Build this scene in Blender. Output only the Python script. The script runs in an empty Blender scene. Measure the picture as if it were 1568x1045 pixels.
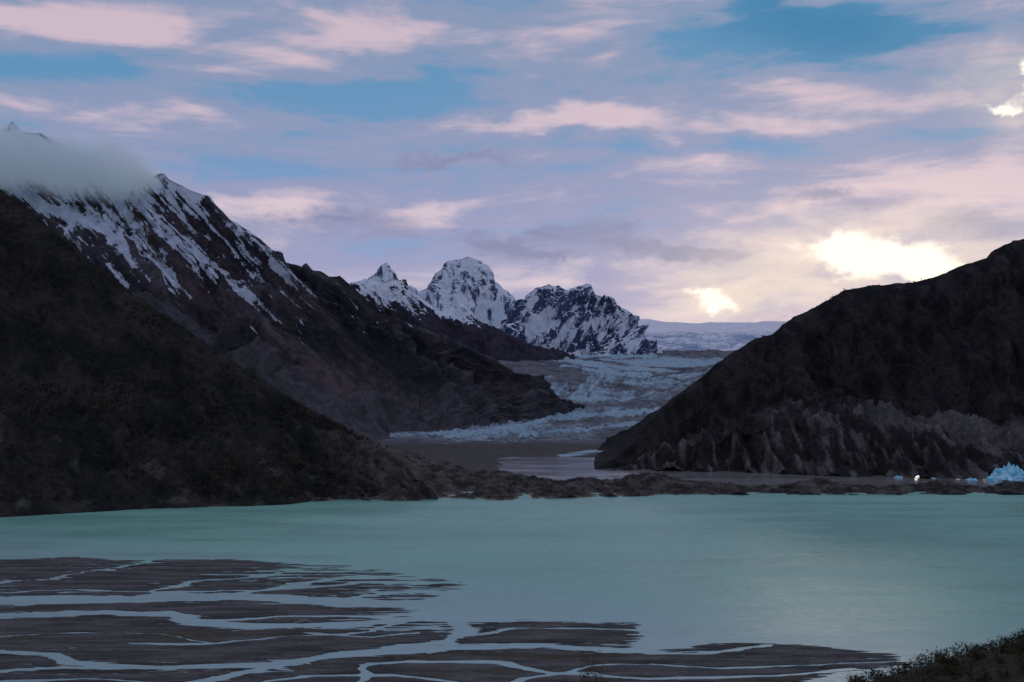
import bpy, math, numpy as np
from mathutils import Vector
F=1524.4; CX=784.0; HY=600.0; H=150.0
rng=np.random.default_rng(7)
scene=bpy.context.scene
scene.view_settings.view_transform='Standard';scene.view_settings.look='None';scene.view_settings.exposure=0;scene.view_settings.gamma=1
def lin(r,g,b):
    f=lambda c:((c/255+0.055)/1.055)**2.4 if c/255>0.04045 else c/255/12.92
    return (f(r),f(g),f(b),1.0)
# ------------------------------------------------ numpy noise
_perm=rng.permutation(256); _perm=np.concatenate([_perm,_perm,_perm])
_g=rng.normal(size=(256,3)); _g/=np.linalg.norm(_g,axis=1)[:,None]
def perlin(x,y,z):
    xi=np.floor(x).astype(int);yi=np.floor(y).astype(int);zi=np.floor(z).astype(int)
    xf=x-xi;yf=y-yi;zf=z-zi
    u=xf**3*(xf*(xf*6-15)+10);v=yf**3*(yf*(yf*6-15)+10);w=zf**3*(zf*(zf*6-15)+10)
    def gr(dx,dy,dz):
        h=_perm[_perm[_perm[(xi+dx)&255]+((yi+dy)&255)]+((zi+dz)&255)]
        g=_g[h]
        return g[...,0]*(xf-dx)+g[...,1]*(yf-dy)+g[...,2]*(zf-dz)
    L=lambda a,b,t:a+(b-a)*t
    return L(L(L(gr(0,0,0),gr(1,0,0),u),L(gr(0,1,0),gr(1,1,0),u),v),
             L(L(gr(0,0,1),gr(1,0,1),u),L(gr(0,1,1),gr(1,1,1),u),v),w)*1.6
def fbm(x,y,z,o=5,gain=0.5):
    s=0;a=1;t=0
    for i in range(o):
        s=s+a*perlin(x+i*17.3,y+i*5.1,z+i*9.7);t+=a;a*=gain;x=x*2.03;y=y*2.03;z=z*2.03
    return s/t
def ridged(x,y,z,o=5,gain=0.55):
    s=0;a=1;t=0;w=1
    for i in range(o):
        r=1-np.abs(perlin(x+i*13.7,y+i*7.1,z+i*3.3));r=r*r
        s=s+a*r*w;t+=a;w=np.clip(r*1.4,0,1);a*=gain;x=x*2.07;y=y*2.07;z=z*2.07
    return s/t
def sstep(a,b,x):
    t=np.clip((x-a)/(b-a),0,1);return t*t*(3-2*t)
# ------------------------------------------------ mesh helpers
def link(name,me,mat):
    o=bpy.data.objects.new(name,me);scene.collection.objects.link(o)
    if mat: me.materials.append(mat)
    return o
def build(name,V,faces,mat,attrs=None,smooth=True):
    V=np.asarray(V,dtype=np.float32);faces=np.asarray(faces,dtype=np.int32);k=faces.shape[1]
    me=bpy.data.meshes.new(name);me.vertices.add(len(V));me.vertices.foreach_set('co',V.ravel())
    me.loops.add(faces.size);me.loops.foreach_set('vertex_index',faces.ravel())
    me.polygons.add(len(faces));me.polygons.foreach_set('loop_start',np.arange(len(faces),dtype=np.int32)*k)
    me.polygons.foreach_set('use_smooth',np.full(len(faces),smooth))
    me.update(calc_edges=True)
    for n,a in (attrs or {}).items():
        if a.ndim==1:
            at=me.attributes.new(n,'FLOAT','POINT');at.data.foreach_set('value',a.astype(np.float32))
        else:
            at=me.attributes.new(n,'FLOAT_COLOR','POINT')
            c=np.ones((len(V),4),dtype=np.float32);c[:,:3]=a;at.data.foreach_set('color',c.ravel())
    return link(name,me,mat)
def gridfaces(nv,nu):
    i=np.arange(nv*nu).reshape(nv,nu)
    return np.stack([i[:-1,:-1],i[1:,:-1],i[1:,1:],i[:-1,1:]],-1).reshape(-1,4)
def grid(name,P,mat,attrs=None):
    nv,nu=P.shape[:2]
    at={k:(a.reshape(-1) if a.ndim==2 else a.reshape(-1,3)) for k,a in (attrs or {}).items()}
    return build(name,P.reshape(-1,3),gridfaces(nv,nu),mat,at)
def wpos(px,py,D):
    return np.stack([(px-CX)/F*D,D+0*px,H+(HY-py)/F*D],-1)
def normals(P):
    du=np.gradient(P,axis=1);dv=np.gradient(P,axis=0)
    n=np.cross(du,dv);n/=np.linalg.norm(n,axis=-1)[...,None]+1e-9
    n*=np.where(n[...,2:3]<0,-1,1)
    return n
def loft(rows,nu,nvs,back):
    R=[]
    t=np.linspace(0,1,nu)
    for r in rows:
        r=np.array(r,float);px=r[0,0]+(r[-1,0]-r[0,0])*t
        R.append(wpos(px,np.interp(px,r[:,0],r[:,1]),np.interp(px,r[:,0],r[:,2])))
    b=R[0].copy();b[:,1]+=back;b[:,2]=b[:,2]*0.25-20
    R=[b]+R
    out=[];vv=[]
    for i in range(len(R)-1):
        n=nvs[i];s=np.linspace(0,1,n,endpoint=(i==len(R)-2))[:,None,None]
        out.append(R[i][None]*(1-s)+R[i+1][None]*s)
        vv.append(i-1+s[:,0,0])
    P=np.concatenate(out,0);v=np.concatenate(vv)
    return P,v
def smooth_rows(P,k,keep):
    Q=P.copy()
    for _ in range(k):
        Q[1:-1]=np.where(keep[1:-1,None,None],Q[1:-1],(Q[:-2]+Q[2:]+2*Q[1:-1])/4)
    return Q
def displace(P,v,amp,gs,gv,iso,isos,crest=0.25,base=0.2,seed=0.0,tilt=0.0,taper=None):
    N=normals(P)
    vm=v.max()
    w=np.where(v<0,crest+0.75*np.clip(-v,0,1),crest+(1-crest)*sstep(0,0.35,v))
    w=w*(base+(1-base)*sstep(0,0.35,vm-v))
    X,Y,Z=P[...,0],P[...,1],P[...,2]
    wx=fbm(X/gs*0.5+seed,Y/gs*0.5,Z/gs*0.5,3)
    slope_len=np.abs(v)[:,None]*gv
    g=ridged((X+tilt*Z)/gs+wx*0.7+seed,slope_len+wx*0.3,Y/gs*0.15+seed*2,6)
    f=fbm(X/isos+seed,Y/isos,Z/isos,7,0.55)
    d=(g-0.55)*amp+f*iso
    if taper: d=d*sstep(taper[0],taper[1],np.linspace(0,1,P.shape[1]))[None,:]
    Q=P+N*(d*w[:,None])[...,None]
    return Q,g,f
# ------------------------------------------------ node helpers
class T:
    def __init__(s,nt): s.nt=nt
    def node(s,t,**k):
        n=s.nt.nodes.new(t)
        for a,b in k.items(): setattr(n,a,b)
        return n
    def put(s,sock,v):
        if isinstance(v,bpy.types.NodeSocket): s.nt.links.new(v,sock)
        else: sock.default_value=v
    def m(s,op,a,b=None,c=None,clamp=False):
        n=s.node('ShaderNodeMath',operation=op,use_clamp=clamp)
        s.put(n.inputs[0],a)
        if b is not None:s.put(n.inputs[1],b)
        if c is not None:s.put(n.inputs[2],c)
        return n.outputs[0]
    def v(s,op,a,b=None):
        n=s.node('ShaderNodeVectorMath',operation=op);s.put(n.inputs[0],a)
        if b is not None:s.put(n.inputs[1],b)
        return n.outputs['Value'] if op=='DOT_PRODUCT' else n.outputs[0]
    def mix(s,f,a,b,bt='MIX'):
        n=s.node('ShaderNodeMix',data_type='RGBA',blend_type=bt)
        s.put(n.inputs[0],f);s.put(n.inputs[6],a);s.put(n.inputs[7],b);return n.outputs[2]
    def ss(s,x,a,b,lo=0.0,hi=1.0):
        n=s.node('ShaderNodeMapRange',interpolation_type='SMOOTHSTEP')
        s.put(n.inputs[0],x);n.inputs[1].default_value=a;n.inputs[2].default_value=b
        n.inputs[3].default_value=lo;n.inputs[4].default_value=hi;return n.outputs[0]
    def noise(s,vec,scale,detail=5,rough=0.55,dist=0.0,col=False):
        n=s.node('ShaderNodeTexNoise');s.put(n.inputs['Vector'],vec)
        n.inputs['Scale'].default_value=scale;n.inputs['Detail'].default_value=detail
        n.inputs['Roughness'].default_value=rough;n.inputs['Distortion'].default_value=dist
        return n.outputs['Color' if col else 'Fac']
def newmat(name):
    m=bpy.data.materials.new(name);m.use_nodes=True;nt=m.node_tree;nt.nodes.clear()
    t=T(nt);out=t.node('ShaderNodeOutputMaterial');return m,t,out
def terrain_mat(name,fine=20.0,var=0.5,bump=1.5,bumpscale=None,snow=False,snowcol=(0.74,0.79,0.86,1),rough=0.95,spec=0.08,soft=0.08,nz=1.0):
    m,t,out=newmat(name)
    p=t.node('ShaderNodeBsdfPrincipled')
    pos=t.node('ShaderNodeNewGeometry').outputs['Position']
    a=t.node('ShaderNodeAttribute',attribute_name='Col').outputs['Color']
    n1=t.noise(pos,1/fine,6,0.7)
    n2=t.noise(pos,1/(fine*0.17),3,0.7)
    f=t.m('MULTIPLY_ADD',t.m('SUBTRACT',n1,0.5),var*4,1.0)
    f=t.m('MULTIPLY_ADD',t.m('SUBTRACT',n2,0.5),var*2.6,f)
    f=t.m('MAXIMUM',f,0.15)
    comb=t.node('ShaderNodeCombineXYZ')
    for i in range(3): t.put(comb.inputs[i],f)
    col=t.v('MULTIPLY',a,comb.outputs[0])
    if snow:
        s=t.node('ShaderNodeAttribute',attribute_name='snow').outputs['Fac']
        s=t.m('ADD',s,t.m('MULTIPLY',t.m('SUBTRACT',n1,0.5),0.9*nz))
        s=t.m('ADD',s,t.m('MULTIPLY',t.m('SUBTRACT',n2,0.5),0.7*nz))
        k=t.ss(s,0.5-soft,0.5+soft)
        sc=t.mix(t.ss(n1,0.35,0.65),(snowcol[0]*.8,snowcol[1]*.86,snowcol[2]*.92,1),snowcol)
        col=t.mix(k,col,sc)
    t.put(p.inputs['Base Color'],col)
    p.inputs['Roughness'].default_value=rough;p.inputs['Specular IOR Level'].default_value=spec
    b=t.node('ShaderNodeBump');b.inputs['Strength'].default_value=1.0;b.inputs['Distance'].default_value=bump
    t.put(b.inputs['Height'],t.noise(pos,1/(bumpscale or fine*0.6),5,0.75))
    t.put(p.inputs['Normal'],b.outputs[0]);t.put(out.inputs['Surface'],p.outputs[0])
    return m
def C(r,g,b): return np.array(lin(r,g,b)[:3])
def mixc(a,b,t): return a*(1-t[...,None])+b*t[...,None]
# ------------------------------------------------ camera
cam=bpy.data.cameras.new('camera');co=bpy.data.objects.new('camera',cam);scene.collection.objects.link(co)
co.location=(0,0,H);co.rotation_euler=(math.radians(90),0,0)
cam.lens=35;cam.sensor_width=36;cam.shift_y=(HY-522.5)/1568;cam.clip_start=0.5;cam.clip_end=100000
scene.camera=co
# ------------------------------------------------ world
W=bpy.data.worlds.new('World');scene.world=W;W.use_nodes=True
nt=W.node_tree;nt.nodes.clear();t=T(nt)
g=t.node('ShaderNodeTexCoord').outputs['Generated']
sx=t.node('ShaderNodeSeparateXYZ');t.put(sx.inputs[0],g)
yy=t.m('MAXIMUM',sx.outputs[1],0.05)
a0=t.m('DIVIDE',sx.outputs[0],yy);e0=t.m('DIVIDE',sx.outputs[2],yy)
cb=t.node('ShaderNodeCombineXYZ');t.put(cb.inputs[0],a0);t.put(cb.inputs[1],e0)
V0=cb.outputs[0]
wn=t.noise(t.v('MULTIPLY',g,(3.0,3.0,8)),1.0,5,0.62,col=True)
wc=t.v('SUBTRACT',wn,(0.5,0.5,0.5))
V=t.v('ADD',V0,t.v('MULTIPLY',wc,(0.36,0.10,0)))
wn3=t.noise(t.v('MULTIPLY',g,(16,16,24)),1.0,5,0.65,col=True)
V2=t.v('ADD',V0,t.v('MULTIPLY',t.v('SUBTRACT',wn3,(0.5,0.5,0.5)),(0.11,0.06,0)))
def blob(px,py,wx,wy,amp,VV=None):
    d=t.v('SUBTRACT',VV or V,((px-CX)/F,(HY-py)/F,0))
    d=t.v('MULTIPLY',d,(F/wx,F/wy,0))
    return t.m('MULTIPLY',t.m('POWER',2.718,t.m('MULTIPLY',t.v('DOT_PRODUCT',d,d),-1.0)),amp)
def total(bl,VV=None):
    s=None
    for b in bl:
        x=blob(*b,VV=VV);s=x if s is None else t.m('ADD',s,x)
    return s
N1=t.noise(t.v('MULTIPLY',g,(2.6,2.6,17)),1.0,5,0.6,0.4)
N2=t.noise(t.v('MULTIPLY',g,(7,7,24)),1.0,5,0.6,0.5)
cov=t.m('MULTIPLY_ADD',t.m('SUBTRACT',N1,0.5),2.3,0.55)
cov=t.m('MULTIPLY_ADD',t.m('SUBTRACT',N2,0.5),1.4,cov)
pinks=[(830,198,250,16,.6),(620,80,240,24,.34),(130,38,260,24,.36),(1180,205,90,14,.3),(1260,150,160,28,.3),
 (700,325,70,24,.4),(420,320,120,22,.4),(1480,275,150,22,.35),(1520,60,120,40,.3),(250,180,180,14,.25)]
blues=[(1270,42,200,36,.95),(980,80,300,30,.22),(560,145,300,20,.46),(90,115,130,30,.40),(1010,228,180,14,.38),(440,262,150,14,.25),(1440,215,120,12,.3)]
cov=t.m('ADD',cov,total(pinks));cov=t.m('SUBTRACT',cov,total(blues))
eb=t.ss(e0,0.05,0.38)
blue=t.mix(eb,lin(140,160,202),lin(92,144,184))
blue=t.mix(blob(1270,42,240,60,.9),blue,lin(44,122,168))
lav=t.mix(eb,lin(158,157,194),lin(134,150,182))
pink=t.mix(eb,lin(222,203,211),lin(204,184,198))
col=t.mix(t.ss(cov,0.02,0.46),blue,lav)
col=t.mix(t.ss(cov,0.46,1.0),col,pink)
low=t.m('MULTIPLY',t.ss(e0,0.0,0.19,1,0),t.ss(N2,0.38,0.60,0.0,0.9),clamp=True)
col=t.mix(low,col,lin(212,200,210))
dk=total([(820,368,140,22,1.),(1060,382,90,14,1.),(330,235,80,7,.9),(480,345,120,26,.8),(940,350,40,16,.6),(600,390,70,22,.6),(1290,300,120,18,.6),(1490,345,100,20,.6),(1180,440,60,12,.5),(700,240,130,10,.6),(1250,255,140,9,.5)],V2)
dk=t.m('MULTIPLY',t.ss(dk,0.10,0.7),t.ss(N2,0.38,0.54))
col=t.mix(dk,col,lin(134,138,174))
halo=total([(1345,400,230,70,.72),(1100,455,120,46,.5),(1568,140,90,60,.45)],V2)
halo=t.m('MULTIPLY',halo,t.ss(N2,0.3,0.6,0.5,1.1))
col=t.mix(halo,col,lin(240,222,206))
gl=total([(1272,385,46,30,1.0),(1325,402,50,26,.75),(1395,392,58,30,1.1),(1440,408,36,18,.6),(1090,443,34,13,.9),(1104,467,34,14,.9),(1550,160,38,10,.9),(1565,120,18,26,.8)],V2)
gl=t.m('ADD',gl,t.m('MULTIPLY',t.m('SUBTRACT',N2,0.5),1.0))
col=t.mix(t.ss(gl,0.18,0.85),col,(1.15,1.06,0.92,1))
col=t.mix(t.ss(sx.outputs[2],-0.05,0.0,1,0),col,lin(70,72,76))
sky=t.node('ShaderNodeTexSky',sky_type='NISHITA',sun_disc=False,sun_elevation=math.radians(7.8),sun_rotation=math.radians(20))
b1=t.node('ShaderNodeBackground');t.put(b1.inputs[0],sky.outputs[0]);b1.inputs[1].default_value=0.003
b2=t.node('ShaderNodeBackground');t.put(b2.inputs[0],col);b2.inputs[1].default_value=1.0
ad=t.node('ShaderNodeAddShader');t.put(ad.inputs[0],b1.outputs[0]);t.put(ad.inputs[1],b2.outputs[0])
o=t.node('ShaderNodeOutputWorld');t.put(o.inputs[0],ad.outputs[0])
# ------------------------------------------------ sun (veiled)
sl=bpy.data.lights.new('sun','SUN');sl.energy=0.25;sl.angle=math.radians(12);sl.color=(1,0.88,0.74);sl.specular_factor=0.15
so=bpy.data.objects.new('sun',sl);scene.collection.objects.link(so)
el,az=math.radians(7.8),math.radians(20)
so.rotation_euler=Vector((math.sin(az)*math.cos(el),math.cos(az)*math.cos(el),math.sin(el))).to_track_quat('Z','Y').to_euler()
so.location=(3000,8000,2500)
# ------------------------------------------------ ground sheet
gm=terrain_mat('ground_soil',60,0.3,1.0)
xs=np.array([-40000,-5000,0,5000,40000.]);P=np.stack(np.meshgrid(xs,xs,indexing='xy')+[np.full((5,5),-8.0)],-1)
grid('ground',P,gm,{'Col':np.ones((5,5,3))*C(60,58,56)})
# ------------------------------------------------ water
def water(name,c1,c2,rough,shal_sheen=None):
    m,t,out=newmat(name);p=t.node('ShaderNodeBsdfPrincipled')
    pos=t.node('ShaderNodeNewGeometry').outputs['Position']
    n=t.noise(t.v('MULTIPLY',pos,(0.0012,0.004,0)),1,4,0.5)
    col=t.mix(t.ss(n,0.35,0.65),c1,c2)
    if shal_sheen:
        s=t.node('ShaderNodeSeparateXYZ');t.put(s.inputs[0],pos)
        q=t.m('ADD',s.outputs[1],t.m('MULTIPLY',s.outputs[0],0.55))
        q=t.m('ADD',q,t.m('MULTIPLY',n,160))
        col=t.mix(t.ss(q,640,960,1,0),col,shal_sheen)  # delta shallows paled in base colour, standing in for reflected sky
    t.put(p.inputs['Base Color'],col);p.inputs['IOR'].default_value=1.33
    wv=t.noise(t.v('MULTIPLY',pos,(0.10,0.28,0)),1,5,0.65)
    big=t.noise(t.v('MULTIPLY',pos,(0.004,0.014,0)),1,5,0.6)
    t.put(p.inputs['Roughness'],t.ss(big,0.35,0.65,rough-0.08,rough+0.12))
    b=t.node('ShaderNodeBump');b.inputs['Strength'].default_value=1.0;b.inputs['Distance'].default_value=0.8 if rough>0.2 else 0.15
    t.put(b.inputs['Height'],wv);t.put(p.inputs['Normal'],b.outputs[0]);t.put(out.inputs['Surface'],p.outputs[0])
    return m
def plane(name,x0,x1,y0,y1,z,mat):
    return build(name,[(x0,y0,z),(x1,y0,z),(x1,y1,z),(x0,y1,z)],[(0,1,2,3)],mat,smooth=False)
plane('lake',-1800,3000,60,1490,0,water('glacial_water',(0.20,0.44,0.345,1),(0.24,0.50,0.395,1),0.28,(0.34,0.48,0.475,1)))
plane('glacial_lagoon',-200,3000,1490,2300,0,water('silty_water',(0.19,0.175,0.165,1),(0.25,0.23,0.22,1),0.12))
# ------------------------------------------------ glacier + valley floor
gy=[1500,2200,2500,3282,4200,5500,6200,7500,8500,10000,12000,14000,16000,20000]
gp=[None,703,690,665,640,600,580,556,546,530,512,501,496,498]
gz=[1.4 if p is None else H+(HY-p)/F*Y for Y,p in zip(gy,gp)]
def pdist(PX,PY,pts,ys):
    d=np.full(PX.shape,1e9)
    for (x0,y0),(x1,y1) in zip(pts[:-1],pts[1:]):
        dx,dy=x1-x0,(y1-y0)*ys
        u=np.clip(((PX-x0)*dx+(PY-y0)*ys*dy)/(dx*dx+dy*dy+1e-9),0,1)
        d=np.minimum(d,np.hypot(PX-x0-u*dx,(PY-y0)*ys-u*dy))
    return d
def pinside(PX,PY,pts):
    ins=np.zeros(PX.shape,bool);n=len(pts)
    for i in range(n):
        x0,y0=pts[i];x1,y1=pts[(i+1)%n]
        if y0==y1: continue
        c=((y0>PY)!=(y1>PY))&(PX<(x1-x0)*(PY-y0)/(y1-y0)+x0);ins^=c
    return ins
def psd(PX,PY,pts,ys):
    d=pdist(PX,PY,list(pts)+[pts[0]],ys);return np.where(pinside(PX,PY,pts),d,-d)
def gsheet(Yr,az_):
    YY,AA=np.meshgrid(Yr,az_,indexing='ij');XX=AA*YY
    ZZ=np.interp(YY,gy,gz);return XX,YY,ZZ,CX+AA*F,HY-(ZZ-H)/YY*F
XX,YY,ZZ,PX,PY=gsheet(1500*(9300/1500)**np.linspace(0,1,640),np.linspace(-0.50,0.36,700))
wxn=fbm(XX/500,YY/900,0*XX,4)*12;wyn=fbm(XX/600+9,YY/900,0*XX,4)*3.5
qx=PX+wxn;qy=PY+wyn
ice=np.full(PX.shape,0.0)
A=[(725,526),(850,535),(1000,541),(1250,546),(1100,575),(1060,612),(980,628),(900,632),(840,612),(800,592),(860,580),(885,568),(830,556),(760,546)]
ice=np.maximum(ice,sstep(-20,40,psd(qx,qy,A,3))*0.46)
A=[(725,528),(850,537),(1000,543),(1250,548),(1090,568),(1050,582),(1010,584),(965,580),(900,576),(885,566),(830,556),(760,546)]
ice=np.maximum(ice,sstep(-10,30,psd(qx,qy,A,3))*0.76)
A=[(590,676),(700,648),(820,620),(900,612),(1050,596),(1050,645),(960,664),(900,678),(800,682),(700,684)]
ice=np.maximum(ice,sstep(-20,40,psd(qx,qy,A,3))*0.42)
for pts,w,a in [([(690,669),(780,658),(850,643),(920,635),(1030,628)],9,1.25),([(600,668),(700,664),(770,662)],8,.72),
   ([(800,668),(900,659),(1000,646)],6,.9),([(820,600),(900,602),(1000,604)],8,.6),([(650,650),(760,642),(830,634)],9,.6),
   ([(860,578),(800,580)],7,.8),([(870,612),(940,612),(1006,604)],5,.85),([(860,698),(960,686)],9,.7),([(700,648),(860,622)],5,.6),([(840,616),(885,632),(890,626)],5,.65),
   ([(900,592),(980,590),(1050,580)],4,.8),([(740,533),(860,541),(1000,546)],5,1.0),([(900,568),(980,578),(1060,575)],5,1.0),([(860,560),(960,569),(1040,572)],4,1.0)]:
    ice=np.maximum(ice,a*np.exp(-(pdist(qx,qy,pts,3)/w/1.2)**2))
for pts,w,a in [([(885,549),(960,560),(1040,566),(1110,562)],5,.9),([(1000,578),(1060,569),(1110,556)],6,.9),([(800,564),(850,574),(880,584)],11,.9),([(740,539),(850,548),(930,550),(1000,552)],3.5,.5),
   ([(830,553),(900,564),(1000,573),(1040,584)],3.5,.6),([(820,650),(930,645),(1000,636)],7,.7),([(930,588),(985,600),(960,622)],8,.4),([(830,624),(900,622),(1010,616)],8,.5),([(870,586),(960,597),(1020,598)],6,.5)]:
    ice=ice-a*np.exp(-(pdist(qx,qy,pts,3)/w)**2)
sarc=psd(qx,qy,[(735,530),(900,575),(880,600),(860,630),(700,664),(600,672),(600,690),(900,690),(1100,600),(1300,540)],3)
band=perlin(sarc/9,(PX+PY)/260,0*PX)*0.6+perlin(sarc/4,(PX+PY)/200,0*PX+4)*0.4
ice=ice+band*0.5*sstep(0.1,0.35,ice)+fbm(XX/70,YY/130,0*XX,5)*0.24
ser=ridged(XX/60,YY/60,0*XX,5)
Zn=ZZ+(ser-0.5)*34*sstep(0.2,0.6,ice)*sstep(2300,3200,YY)+fbm(XX/160,YY/160,0*XX,6)*np.interp(YY,[1500,2300,3500,6000,20000],[2,3,20,34,40])
water_m=sstep(762,775,PX+fbm(XX/80,YY/80,0*XX,4)*18)*sstep(2290,2230,YY+fbm(XX/90,YY/90,0*XX,4)*60)
Zn=np.where(YY<2600,np.maximum(Zn,0.8),Zn)*(1-water_m)-5*water_m
dirt=mixc(C(74,75,80),C(110,111,118),sstep(-.3,.3,fbm(XX/90,YY/130,0*XX,6)))
dirt=mixc(dirt,C(66,61,61),sstep(3050,2650,YY))
grid('glacier',np.stack([XX,YY,Zn],-1),terrain_mat('glacier_ice',32,0.42,7,22,snow=True,snowcol=(0.37,0.50,0.56,1),rough=0.8,spec=0.2,soft=0.26,nz=0.7),{'Col':dirt,'snow':ice})
XX,YY,ZZ,PX,PY=gsheet(np.linspace(9250,19500,300),np.linspace(-0.10,0.50,420))
Zn=ZZ-(YY<9400)*15+np.exp(-((PX-985)/26)**2)*sstep(13000,15500,YY)*60+fbm(XX/900,YY/900,0*XX,5)*90*sstep(10500,15000,YY)+(ridged(XX/180,YY/240,0*XX,5)-.5)*60*sstep(14000,11500,YY)
b=mixc(C(120,150,180),C(150,170,192),sstep(-.3,.3,fbm(XX/300,YY/150,0*XX,5)))
sn=0.5+sstep(11500,13500,YY)*0.9+fbm(XX/500,YY/220,0*XX,5)*0.9
grid('ice_field',np.stack([XX,YY,Zn],-1),terrain_mat('ice_field_snow',120,0.12,14,90,snow=True,snowcol=(0.92,0.87,0.90,1),soft=0.35,nz=0.6),{'Col':b,'snow':sn})
# ------------------------------------------------ big left mountain
rows=[[(-400,90,4800),(-200,120,4600),(-60,172,4500),(5,200,4420),(20,183,4400),(35,200,4400),(65,204,4400),(130,240,4350),(198,268,4300),(205,243,4290),(212,262,4280),(228,272,4230),(244,264,4210),(252,264,4200),(262,274,4190),(290,290,4170),(320,303,4150),(328,315,4140),(350,338,4120),(400,368,4100),(440,402,4050),(462,411,4010),(468,405,4000),(478,416,3990),(490,416,3980),(505,424,3970),(520,420,3960),(545,440,3950),(580,472,3950),(640,500,4020),(700,525,4100),(760,553,4200),(800,583,4300),(830,600,4350),(890,630,4500)],
 [(-400,300,4100),(0,300,4000),(150,345,3900),(300,420,3850),(450,480,3800),(545,500,3800),(640,540,3900),(760,575,4120),(830,606,4320),(890,631,4490)],
 [(-400,420,3500),(100,430,3500),(300,520,3450),(480,585,3400),(600,608,3500),(700,606,3750),(780,606,4000),(840,618,4300),(890,632,4480)],
 [(-400,760,2400),(200,745,2450),(450,700,2650),(600,676,3050),(700,661,3500),(800,645,4000),(895,636,4450)]]
P,v=loft(rows,860,[50,130,110,110],1400)
P=smooth_rows(P,10,np.abs(v)<0.02)
P,gg,ff=displace(P,v,170,230,0.7,70,320,crest=0.16,base=0.3,seed=3.1,tilt=0.8)
N=normals(P);X,Y,Z=P[...,0],P[...,1],P[...,2]
PXm=CX+X/Y*F;PYm=HY-(Z-H)/Y*F
s0=(np.interp(PXm,[-400,0,60,150,200,380,520,600,640,900],[330,330,375,405,430,458,478,478,470,300])-PYm)/110
gx=(X+0.95*Z)/24+ff*1.2
st=fbm(gx,Z/260,Y/500,5,0.65)
st2=ridged((X+0.95*Z)/100+ff,Z/400,Y/600,4)
sn=0.30+np.clip(s0-0.5,-2,0.9)*0.48+st*1.35+(0.5-st2)*0.8+fbm(X/45,Y/60,Z/45,4)*0.5
streak=np.exp(-(pdist(PXm+ff*20,PYm+ff*12,[(-60,262),(0,276),(60,316),(120,332),(160,352)],1)/8)**2)
streak2=np.exp(-(pdist(PXm+ff*10,PYm+ff*8,[(160,350),(185,372),(205,410)],1)/4)**2)+np.exp(-(pdist(PXm+ff*12,PYm+ff*8,[(335,415),(355,440),(385,456)],1)/5)**2)
sn=sn+streak*0.9+streak2*0.7
base=mixc(C(50,51,57),C(80,72,75),sstep(-0.25,0.35,fbm(gx*0.18+5,Z/300,Y/300,6)))
base=mixc(base,C(46,55,54),sstep(0.0,0.3,fbm(X/240+15,Y/240,Z/160,5))*sstep(700,350,Z)*0.8)
base=mixc(base,C(110,107,112),sstep(0.5,0.8,gg)*0.4)
red=np.exp(-(pdist(PXm+ff*35,PYm+ff*25,[(300,430),(400,500),(480,560),(560,610)],1)/13)**2)
red=red*sstep(-.3,.15,fbm(gx*0.5,Z/300,Y/300,4))
base=mixc(base,C(110,85,86),red*0.65)
base=mixc(base,C(98,95,99),sstep(220,60,Z)*0.7)
grid('rocky_mountain',P,terrain_mat('mountain_rock',32,0.5,14,32,snow=True,nz=0.9,snowcol=(0.66,0.71,0.79,1)),{'Col':base*0.95,'snow':sn})
# ------------------------------------------------ second ridge and snow peaks
def peak(name,rows,nvs,nu,back,amp,gs,iso,isos,seed,snowbias,slopek,crest=0.3,rock=(70,72,88),lowdark=None,tilt=0.0):
    P,v=loft(rows,nu,nvs,back)
    P,gg,ff=displace(P,v,amp,gs,1.2,iso,isos,crest=crest,base=0.4,seed=seed,tilt=tilt)
    N=normals(P);X,Y,Z=P[...,0],P[...,1],P[...,2]
    PXm=CX+X/Y*F
    s=snowbias-sstep(0.72,0.42,N[...,2])*slopek+fbm((X+tilt*Z)/90,Y/150,Z/220,5)*1.2+(0.55-gg)*0.9
    if lowdark is not None:
        s=s+np.clip((Z-np.interp(PXm,lowdark[0],lowdark[1]))/130,-1.8,0.4)
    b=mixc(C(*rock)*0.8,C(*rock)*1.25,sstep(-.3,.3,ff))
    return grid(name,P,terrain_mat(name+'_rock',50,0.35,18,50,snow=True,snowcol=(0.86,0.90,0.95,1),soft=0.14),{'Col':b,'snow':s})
peak('snowy_ridge',[[(430,470,8400),(500,445,8400),(545,432,8400),(560,426,8400),(575,434,8400),(600,426,8400),(618,428,8400),(635,444,8400),(650,455,8400),(675,474,8400),(695,472,8400),(710,464,8400),(730,486,8350),(770,508,8300),(800,524,8250),(850,538,8200),(880,550,8200)],
  [(430,510,8050),(600,500,8000),(700,520,7950),(800,545,7900),(880,556,7900)],[(430,570,7500),(700,565,7600),(880,562,7700)]],[30,80,60],460,1200,170,220,90,260,8.3,0.72,0.6,rock=(66,62,74),lowdark=([430,560,650,700,800,880],[830,880,820,740,700,760]),tilt=0.7)
peak('snow_peak',[[(480,450,10800),(540,436,10800),(575,415,10800),(592,402,10800),(610,425,10800),(640,446,10700),(655,440,10600),(668,418,10500),(685,402,10500),(700,399,10500),(718,393,10500),(735,400,10500),(748,410,10500),(756,432,10450),(785,452,10400),(800,470,10300),(840,505,10200),(880,530,10100)],
  [(480,490,10300),(600,465,10200),(640,470,10100),(700,450,10000),(760,475,9950),(880,540,9900)],
  [(480,560,9000),(700,552,9200),(880,556,9400)]],[30,110,110],460,1500,320,380,160,440,12.7,1.45,0.8,rock=(90,102,128))
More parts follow.
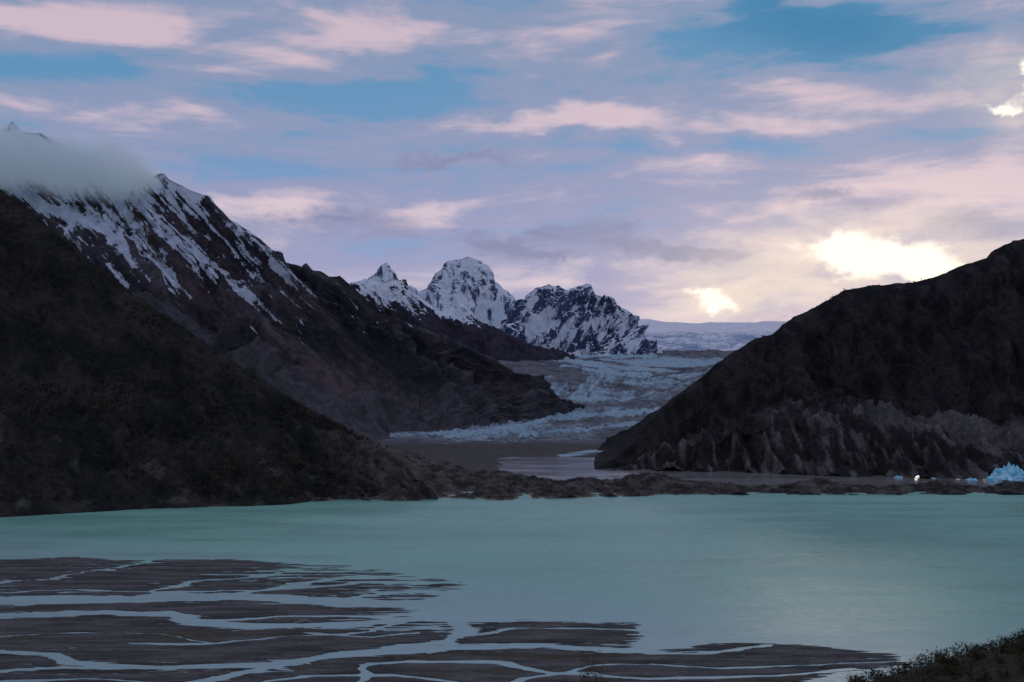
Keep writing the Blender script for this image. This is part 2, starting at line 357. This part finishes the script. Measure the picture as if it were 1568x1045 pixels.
peak('snow_peak',[[(766,528,9500),(778,500,9500),(790,475,9500),(803,452,9500),(818,440,9500),(840,434,9500),(852,441,9500),(870,443,9500),(885,441,9500),(905,437,9500),(915,447,9500),(930,452,9500),(945,466,9450),(960,484,9400),(978,515,9300),(995,540,9200),(1010,552,9200)],
  [(762,540,9250),(800,492,9150),(850,480,9100),(910,485,9100),(960,515,9100),(1012,554,9100)],
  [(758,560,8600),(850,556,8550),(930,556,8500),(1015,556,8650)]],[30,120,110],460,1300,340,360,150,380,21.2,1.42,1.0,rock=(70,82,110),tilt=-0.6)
# ------------------------------------------------ right mountain
rows=[[(880,735,1850),(925,712,1950),(960,690,2050),(1000,640,2150),(1040,604,2260),(1070,580,2350),(1110,548,2450),(1150,522,2500),(1180,512,2540),(1215,486,2600),(1250,470,2650),(1290,446,2700),(1330,437,2720),(1400,432,2750),(1425,427,2750),(1450,419,2750),(1480,404,2750),(1488,401,2750),(1510,396,2750),(1522,382,2750),(1540,373,2750),(1568,365,2800),(1700,330,2800),(2100,260,2800)],
 [(882,736,1845),(960,702,2000),(1040,655,2090),(1100,635,2160),(1200,600,2250),(1335,590,2300),(1568,590,2300),(2100,560,2300)],
 [(884,737,1843),(960,708,1980),(1040,675,2030),(1100,655,2060),(1200,625,2130),(1325,624,2150),(1340,630,2140),(1450,642,2110),(1568,653,2080),(2100,680,2000)],
 [(886,738,1841),(960,712,1950),(1040,690,1940),(1100,665,1930),(1200,640,1930),(1320,636,1910),(1340,655,1880),(1450,672,1850),(1568,684,1800),(2100,700,1780)],
 [(888,739,1839),(925,722,1895),(1000,722,1880),(1130,724,1850),(1340,734,1730),(1568,737,1690),(2100,742,1620)]]
P,v=loft(rows,900,[30,120,50,40,150],900)
P=smooth_rows(P,3,np.abs(v)<0.02)
P,gg,ff=displace(P,v,66,80,0.35,26,100,crest=0.12,base=0.5,seed=31.0,taper=(0.02,0.12),tilt=-0.25)
N=normals(P);X,Y,Z=P[...,0],P[...,1],P[...,2];PXm=CX+X/Y*F
vv=np.broadcast_to(v[:,None],X.shape)
base=mixc(C(34,34,36),C(58,54,54),sstep(-.3,.3,fbm((X-.25*Z)/40,Y/90,Z/150,6)))
cl=sstep(1.7,2.8,vv+fbm(X/140,Y/140,Z/90,5)*1.1)
rock=mixc(C(50,48,49),C(122,115,112),sstep(-.05,.5,fbm(X/16,Y/60,Z/190,6)+0.35*(gg-0.4)))
base=mixc(base,rock,cl*0.75)
ter=sstep(1.95,2.1,vv)*sstep(3.05,2.85,vv)*sstep(1322,1342,PXm)
base=mixc(base,C(94,90,89),ter*0.8)
grid('rocky_hill',P,terrain_mat('hill_rock',15,0.55,8,15),{'Col':base})
right_P=P
# ------------------------------------------------ left forested hill
rows=[[(-700,20,2100),(-500,60,2000),(-200,170,1850),(0,290,1750),(60,335,1720),(120,388,1690),(180,432,1660),(250,482,1640),(300,517,1620),(360,557,1600),(430,600,1580),(500,641,1560),(560,670,1540),(590,688,1520),(620,710,1490),(645,736,1440),(670,762,1388)],
 [(-700,480,1500),(0,560,1430),(200,620,1420),(400,690,1430),(520,724,1420),(610,745,1410),(670,763.5,1386)],
 [(-700,805,1100),(0,793,1185),(200,781,1262),(350,777,1293),(440,773,1322),(470,768,1352),(490,765.5,1382),(610,765.5,1382),(670,765,1384)]]
P,v=loft(rows,700,[40,150,170],700)
P=smooth_rows(P,12,np.abs(v)<0.02)
P,gg,ff=displace(P,v,38,85,0.8,18,80,crest=0.25,base=0.3,seed=44.0,tilt=0.5)
N=normals(P);X,Y,Z=P[...,0],P[...,1],P[...,2];PXm=CX+X/Y*F
base=mixc(C(36,38,36),C(60,57,52),sstep(-.3,.3,fbm((X+.5*Z)/50,Y/70,Z/80,6)))
base=mixc(base,C(88,85,81),sstep(.12,.45,fbm(X/32+7,Y/32,Z/70,5))*sstep(200,40,Z)*0.8)
base=mixc(base,mixc(C(60,57,55),C(104,98,93),sstep(-.3,.4,fbm(X/20,Y/20,Z/20,6))),sstep(490,590,PXm+ff*90+(60-Z)*0.4)*0.85)
grid('forested_hill',P,terrain_mat('hill_soil',11,0.5,6,12),{'Col':base})
left_P=P
# ------------------------------------------------ foliage scatter
def leafmat(name,c1,c2,sc):
    m,t,out=newmat(name);p=t.node('ShaderNodeBsdfPrincipled')
    pos=t.node('ShaderNodeNewGeometry').outputs['Position']
    t.put(p.inputs['Base Color'],t.mix(t.ss(t.noise(pos,sc,4,0.7),0.35,0.65),c1,c2))
    p.inputs['Roughness'].default_value=0.9;p.inputs['Specular IOR Level'].default_value=0.1
    t.put(out.inputs['Surface'],p.outputs[0]);return m
def foliage(name,pos,h,r,nl,leaf,mat):
    n=len(pos)
    d=rng.normal(size=(n,nl,3));d/=np.linalg.norm(d,axis=-1)[...,None]
    rad=rng.uniform(0.35,1,size=(n,nl,1))**0.5
    lump=1+0.35*np.sin(d[...,0:1]*5+rng.uniform(0,6,(n,1,1)))*np.cos(d[...,1:2]*4+rng.uniform(0,6,(n,1,1)))
    c=d*rad*lump
    c=c*np.stack([r,r,h*0.5],-1)[:,None,:]+pos[:,None,:]+np.stack([0*h,0*h,h*0.42],-1)[:,None,:]
    s=leaf[:,None,None]*rng.uniform(0.5,1.4,size=(n,nl,1))
    tri=[c+rng.normal(size=(n,nl,3))*s for _ in range(3)]
    Vv=np.stack(tri,2).reshape(-1,3);Fa=np.arange(len(Vv)).reshape(-1,3)
    return build(name,Vv,Fa,mat,smooth=False)
def scatter(P,v0,v1,u0,u1,n,dens):
    i=rng.uniform(v0,v1,n*3).astype(int);j=rng.uniform(u0,u1,n*3).astype(int)
    p=P[i,j]+rng.normal(size=(len(i),3))*[1.5,1.5,0]
    k=dens(p)>rng.uniform(0,1,len(p));return p[k][:n]
pp=scatter(left_P,30,345,60,690,15000,lambda p:(sstep(-0.25,0.25,fbm(p[:,0]/60,p[:,1]/60,p[:,2]/60,4))*0.9+0.1)*sstep(-170,-290,p[:,0]))
n=len(pp);hh=rng.uniform(2,6,n)*(0.6+0.8*rng.uniform(0,1,n)**2)
foliage('hillside_trees',pp,hh,hh*0.45,20,hh*0.15,leafmat('dark_foliage',lin(37,40,36),lin(68,64,52),0.03))
pp=scatter(right_P,28,200,200,890,6000,lambda p:sstep(-0.1,0.3,fbm(p[:,0]/80,p[:,1]/80,p[:,2]/80,4)))
n=len(pp);hh=rng.uniform(2,6,n)
foliage('hillside_shrubs',pp,hh,hh*0.6,12,hh*0.2,leafmat('dark_shrub',lin(34,36,36),lin(54,52,47),0.03))
# ------------------------------------------------ moraine
z0=lambda py:H*F/(py-HY)
cr=[(440,760,1400),(500,742,1450),(560,706,1560),(620,694,1680),(680,706,1680),(720,722,1640),(770,720,1600),(800,729,1570),(850,736,1550),(905,729,1550),(950,737,1540),(1000,725,1540),(1050,736,1535),(1100,741,1530),(1150,749,1520),(1200,742,1525),(1260,731,1530),(1320,746,1520),(1400,743,1520),(1450,739,1520),(1500,746,1520),(1568,739,1520),(1700,742,1520),(2100,742,1520)]
bs=[(440,770),(520,766.5),(600,767),(680,767),(780,766),(900,762),(1050,758.5),(1200,758),(1568,758),(2100,759)]
mid=[(x,y*0.45+np.interp(x,[b[0] for b in bs],[b[1] for b in bs])*0.55,d*0.5+z0(np.interp(x,[b[0] for b in bs],[b[1] for b in bs]))*0.5) for x,y,d in cr]
rows=[cr,mid,[(x,y,z0(y)) for x,y in bs],[(x,y+3,z0(y)) for x,y in bs]]
P,v=loft(rows,1500,[30,50,40,5],130)
P,gg,ff=displace(P,v,9,45,0.8,14,50,crest=0.75,base=0.12,seed=60.)
b2=fbm(P[...,0]/14,P[...,1]/14,P[...,2]/14,4);P[...,2]+=b2*2.6*(sstep(2.4,1.2,v)[:,None])
X,Y,Z=P[...,0],P[...,1],P[...,2]
base=mixc(C(56,53,51),C(100,94,89),sstep(-.3,.4,fbm(X/20,Y/20,Z/20,6)))
base=mixc(base,C(142,126,110),sstep(2.2,0.8,Z)*0.7*sstep(1300,700,CX+X/Y*F))
grid('moraine_ridge',P,terrain_mat('moraine_rubble',6,0.7,3,5),{'Col':base})
pp=scatter(P,28,100,60,1480,2500,lambda p:sstep(0.0,0.3,fbm(p[:,0]/40,p[:,1]/40,0*p[:,2],3))*(p[:,2]>3))
n=len(pp);hh=rng.uniform(1.2,3,n)
foliage('moraine_shrubs',pp,hh,hh*0.7,12,hh*0.2,bpy.data.materials['dark_foliage'])
# ------------------------------------------------ braided delta
pxs=np.arange(-420,1480,1.5);pys=np.concatenate([np.arange(846,1050,0.5),np.arange(1050,1140,3)])
PYd,PXd=np.meshgrid(pys,pxs,indexing='ij')
D=H*F/(PYd-HY);X=(PXd-CX)/F*D;Y=D
outer=[(-900,840),(-300,852),(0,857),(120,853),(200,857),(350,856),(460,862),(580,866),(605,873),(700,886),(752,906),(720,916),(650,924),(645,948),(720,954),(800,948),(990,954),(970,970),(985,988),(1100,982),(1200,985),(1380,1002),(1388,1018),(1280,1032),(1230,1050),(1150,1080),(1150,1300),(-900,1300)]
wx=fbm(X/60,Y/24,0*X,4)*30;wy=fbm(X/75+4,Y/30,0*X,4)*6
calm=sstep(300,560,PXd)
sd=psd(PXd+wx*(0.4+0.6*calm),PYd+wy*0.5*(0.3+0.7*calm),outer,5)
L=np.clip(sd/(16+8*calm),-1,1)
lowr=sstep(945,960,PYd)*sstep(680,760,PXd)
fr=sstep(200,20,sd)*(0.12+0.88*calm)*(1-0.65*lowr)
qx=PXd+wx*0.9;qy=PYd+wy
ch=[([(-400,925),(-100,920),(0,919),(180,916),(350,914),(520,922),(640,928),(740,932)],8.5),
 ([(-400,950),(0,944),(170,939),(260,941),(300,954),(400,960),(520,958),(640,950),(700,940)],5.5),
 ([(350,914),(430,898),(520,887),(640,880)],2.6),([(180,916),(260,907),(380,905),(560,893),(700,890)],2.0),
 ([(500,922),(600,908),(750,905)],2.4),([(600,926),(680,915),(780,912)],3),([(0,893),(90,885),(160,872),(220,862),(250,855)],1.2),
 ([(230,905),(300,893),(420,880),(500,872),(560,864)],1.4),
 ([(-300,1000),(0,999),(80,1003),(110,1016),(240,1022),(420,1018),(500,1006),(620,992),(690,985),(712,972),(708,958),(700,945)],4.6),
 ([(200,1060),(340,1040),(420,1022),(470,1012)],4),([(500,1006),(700,992),(820,990),(960,997),(1060,988),(1100,982)],5),
 ([(-200,1030),(0,1030),(100,1024),(240,1022)],3),([(530,1060),(560,1020),(620,1012),(760,1015),(850,1030),(900,1030)],3.5),
 ([(860,1030),(900,1020),(1000,1018),(1100,1024),(1250,1018),(1380,1012)],1.8),([(990,1000),(1050,1000),(1110,996),(1180,990)],2.6),
 ([(640,950),(560,966),(430,975),(330,985),(200,985)],1.6),([(470,968),(560,975),(640,970)],2.2),([(740,1062),(800,1040),(860,1030),(1000,1040),(1200,1036),(1300,1026)],3.),
 ([(0,975),(120,968),(250,972),(330,985)],1.1),([(720,975),(800,962),(900,962),(990,965)],1.6),([(300,954),(420,945),(560,945),(650,942)],2.4),
 ([(0,1046),(140,1040),(300,1048)],2.2),([(400,1046),(470,1036),(600,1034),(700,1046)],2.2),([(0,908),(120,905),(260,907)],1.2)]
wob=np.exp(fbm(X/60,Y/20,0*X+7,3)*0.9)
for pts,w in ch:
    L=L-1.8*np.exp(-(pdist(qx,qy,pts,4)/(w*4*0.72*wob))**4)
near=np.zeros_like(L)
for pts,w in ch[:12]:
    near=np.maximum(near,np.exp(-(pdist(qx,qy,pts,4)/50)**2))
ux=X+Y*0.25
n1=fbm(ux/190,Y/11,0*X+3,4,0.45);n2=fbm(ux/110,Y/5.5,0*X+8,4,0.45);n3=fbm((X-Y*0.2)/130,Y/8,0*X+18,4,0.45);n4=fbm(ux/150,Y/4,0*X+28,3,0.45)
gate=lambda s,b:sstep(0.18,-0.08,fbm(X/190,Y/40,0*X+s,3)-fr*0.4-near*b)
act=np.clip(0.40+0.6*fr+0.4*near,0,1)
br=np.exp(-(n1/(0.018+0.045*fr+0.022*near))**2)*gate(45,.3)+np.exp(-(n2/(0.026+0.055*fr+0.028*near))**2)*gate(5,.2)
br=br+np.exp(-(n3/(0.018+0.04*fr+0.015*near))**2)*gate(25,.1)+np.exp(-(n4/(0.026+0.045*fr+0.02*near))**2)*gate(65,.1)
L=L-br*1.25*act
L=L+fbm(X/45,Y/6,0*X+1,3)*0.18+0.05
Zd=np.clip(L,-1,1)*0.55+np.clip(L,0,1)*fbm(X/8,Y/8,0*X,4)*0.3
base=mixc(C(70,69,67),C(104,101,98),sstep(-.35,.35,fbm(X/50,Y/10,0*X+2,6)))
base=mixc(base,C(84,78,63),sstep(.05,.35,fbm(X/80+3,Y/24,0*X+2,5))*0.7*sstep(940,970,PYd))
base=mixc(base,C(52,51,52),sstep(.35,.05,L)*0.8)
grid('river_delta',np.stack([X,Y,Zd],-1),terrain_mat('wet_gravel',5,0.3,0.5,3,rough=0.85,spec=0.12),{'Col':base*0.85})
# ------------------------------------------------ icebergs
im,t,out=newmat('blue_ice');p=t.node('ShaderNodeBsdfPrincipled')
pos=t.node('ShaderNodeNewGeometry').outputs['Position']
t.put(p.inputs['Base Color'],t.mix(t.ss(t.noise(pos,0.12,6,0.6),0.38,0.66),(0.16,0.58,0.76,1),(0.66,0.90,0.98,1)))
p.inputs['Roughness'].default_value=0.85;p.inputs['Specular IOR Level'].default_value=0.15
t.put(out.inputs['Surface'],p.outputs[0])
import bmesh
def iceberg(px,py,wpx,hpx,seed):
    D=z0(py);bm=bmesh.new();bmesh.ops.create_icosphere(bm,subdivisions=5,radius=1)
    V=np.array([v.co[:] for v in bm.verts]);
    r=1+0.5*(ridged(V[:,0]*1.3+seed,V[:,1]*1.3,V[:,2]*1.3,4)-0.5)+0.4*fbm(V[:,0]*2+seed,V[:,1]*2,V[:,2]*2,4)
    w=wpx/F*D/2;h=hpx/F*D
    top=0.55+0.75*(ridged(V[:,0]*2.0+seed,V[:,1]*0.9,0*V[:,2]+seed,3)-.3)
    V=V*r[:,None];V[:,0]*=w;V[:,1]*=w*0.6;V[:,2]*=h*1.1*np.where(V[:,2]>0,top,0.4)
    for q,c in zip(bm.verts,V): q.co=c
    me=bpy.data.meshes.new('iceberg');bm.to_mesh(me);bm.free()
    ob=link('iceberg',me,im);ob.location=((px-CX)/F*D,D,-0.3);return ob
iceberg(1548,735,54,22,2.0);iceberg(1522,736,22,8,5.0);iceberg(1488,736,16,3.5,7.0);iceberg(1376,732,12,3.5,9.0);iceberg(1282,727,8,2,11.);iceberg(1430,733,7,1.6,13.)
# ------------------------------------------------ foreground hillside
xs=np.linspace(-300,320,420);ys=np.concatenate([np.linspace(-80,0,30),np.linspace(1,160,220),np.linspace(162,440,60)])
Y,X=np.meshgrid(ys,xs,indexing='ij')
Z=np.where(Y>0,148.2-0.345*Y,148.2-0.1*Y)
hx=np.interp(X,[-20,10,26.6,32,36.5,41,60,100,320],[0,2.6,5.0,6.9,8.2,9.2,12.4,17,22])
Z=Z+hx*np.exp(-((Y-80)/26)**2)+fbm(X/9,Y/9,0*X,5)*0.7
base=mixc(C(44,42,34),C(66,60,48),sstep(-.3,.3,fbm(X/5,Y/5,0*X,5)))
grid('foreground_hillside',np.stack([X,Y,Z],-1),terrain_mat('grassy_soil',1.2,0.4,0.2,0.8),{'Col':base})
def hz(x,y):
    j=np.clip(np.searchsorted(xs,x),0,len(xs)-1);i=np.clip(np.searchsorted(ys,y),0,len(ys)-1);return Z[i,j]
n=420;x=rng.uniform(22,62,n);y=rng.uniform(66,96,n)
pp=np.stack([x,y,hz(x,y)-0.1],-1);hh=rng.uniform(0.35,1.3,n)
foliage('foreground_shrubs',pp,hh,hh*0.75,300,0.045+0*hh,leafmat('olive_foliage',lin(38,40,29),lin(74,72,47),1.5))
x0,y0=(907-CX)/F*58,58.0;zb=float(hz(np.array([x0]),np.array([y0]))[0])
ztop=H-(1002-HY)/F*58
hb=ztop-zb
def stems(name,base,h,n,mat):
    Vv=[];Fa=[]
    def seg(a,b,r0,r1):
        k=len(Vv);a=np.array(a);b=np.array(b)
        for q,r in ((a,r0),(b,r1)):
            for j in range(4):
                Vv.append(q+[r*math.cos(j*1.571),r*math.sin(j*1.571),0])
        for j in range(4): Fa.append((k+j,k+(j+1)%4,k+4+(j+1)%4,k+4+j))
    for i in range(n):
        p=np.array(base,float);d=np.array([rng.normal()*0.22,rng.normal()*0.22,1.0]);r=0.022
        for s in range(7):
            q=p+d*h/7*rng.uniform(.7,1.0);seg(p,q,r,r*0.8);r*=0.8
            if s>1:
                for _ in range(3):
                    e=d+rng.normal(size=3)*0.6;seg(q,q+e*h*0.12,r*0.6,r*0.2)
            p=q;d=d+rng.normal(size=3)*0.12
    return build(name,Vv,Fa,mat,smooth=False)
bm_=leafmat('dry_twigs',lin(70,56,42),lin(98,80,60),3)
st=stems('stems',(x0,y0,zb),hb,14,bm_)
fo=foliage('leaves',np.array([[x0,y0,zb+hb*0.3]]),np.array([hb*0.8]),np.array([0.75]),2600,np.array([0.03]),bm_)
e=bpy.data.objects.new('dry_bush',None);scene.collection.objects.link(e);st.parent=e;fo.parent=e
# ------------------------------------------------ cloud bank on the left mountain (scattering volume with added glow)
def cloud(name,x0,x1,y0,y1,z0_,z1_,dens,scale,line):
    m,t,out=newmat(name+'_vapour')
    m.cycles.volume_step_rate=3.0
    pos=t.node('ShaderNodeNewGeometry').outputs['Position']
    s=t.node('ShaderNodeSeparateXYZ');t.put(s.inputs[0],pos)
    (xa,za,ha),(xb,zb_,hb_)=line
    k=t.m('DIVIDE',t.m('SUBTRACT',s.outputs[0],xa),xb-xa)
    zc=t.m('MULTIPLY_ADD',k,zb_-za,za);hc=t.m('MAXIMUM',t.m('MULTIPLY_ADD',k,hb_-ha,ha),20)
    dz=t.m('ABSOLUTE',t.m('DIVIDE',t.m('SUBTRACT',s.outputs[2],zc),hc))
    yc=(y0+y1)/2;dy=t.m('ABSOLUTE',t.m('DIVIDE',t.m('SUBTRACT',s.outputs[1],yc),(y1-y0)/2))
    nn=t.noise(pos,scale,4,0.62)
    r=t.m('SUBTRACT',t.m('SUBTRACT',1.0,dz),t.m('MULTIPLY',t.m('POWER',dy,3.0),0.6))
    r=t.m('SUBTRACT',r,t.ss(s.outputs[0],xb-(xb-xa)*0.12,xb))
    r=t.m('ADD',r,t.m('MULTIPLY',t.m('SUBTRACT',nn,0.5),2.4))
    d=t.m('MULTIPLY',t.ss(r,0.0,0.9),dens)
    vs=t.node('ShaderNodeVolumePrincipled');vs.inputs['Color'].default_value=(0.86,0.93,0.99,1)
    vs.inputs['Anisotropy'].default_value=0.2
    t.put(vs.inputs['Density'],d)
    vs.inputs['Emission Color'].default_value=(0.36,0.48,0.62,1)
    t.put(vs.inputs['Emission Strength'],t.m('MULTIPLY',d,0.22))  # added glow in place of multiply scattered light, lifts the dark cloud
    t.put(out.inputs['Volume'],vs.outputs[0])
    Vv=[(x,y,z) for x in (x0,x1) for y in (y0,y1) for z in (z0_,z1_)]
    return build(name,Vv,[(0,1,3,2),(4,6,7,5),(0,4,5,1),(2,3,7,6),(0,2,6,4),(1,5,7,3)],m,smooth=False)
cloud('cloud_bank',-3000,-1330,3600,4350,780,1420,0.010,0.0042,((-2300,1095,185),(-1400,1000,90)))
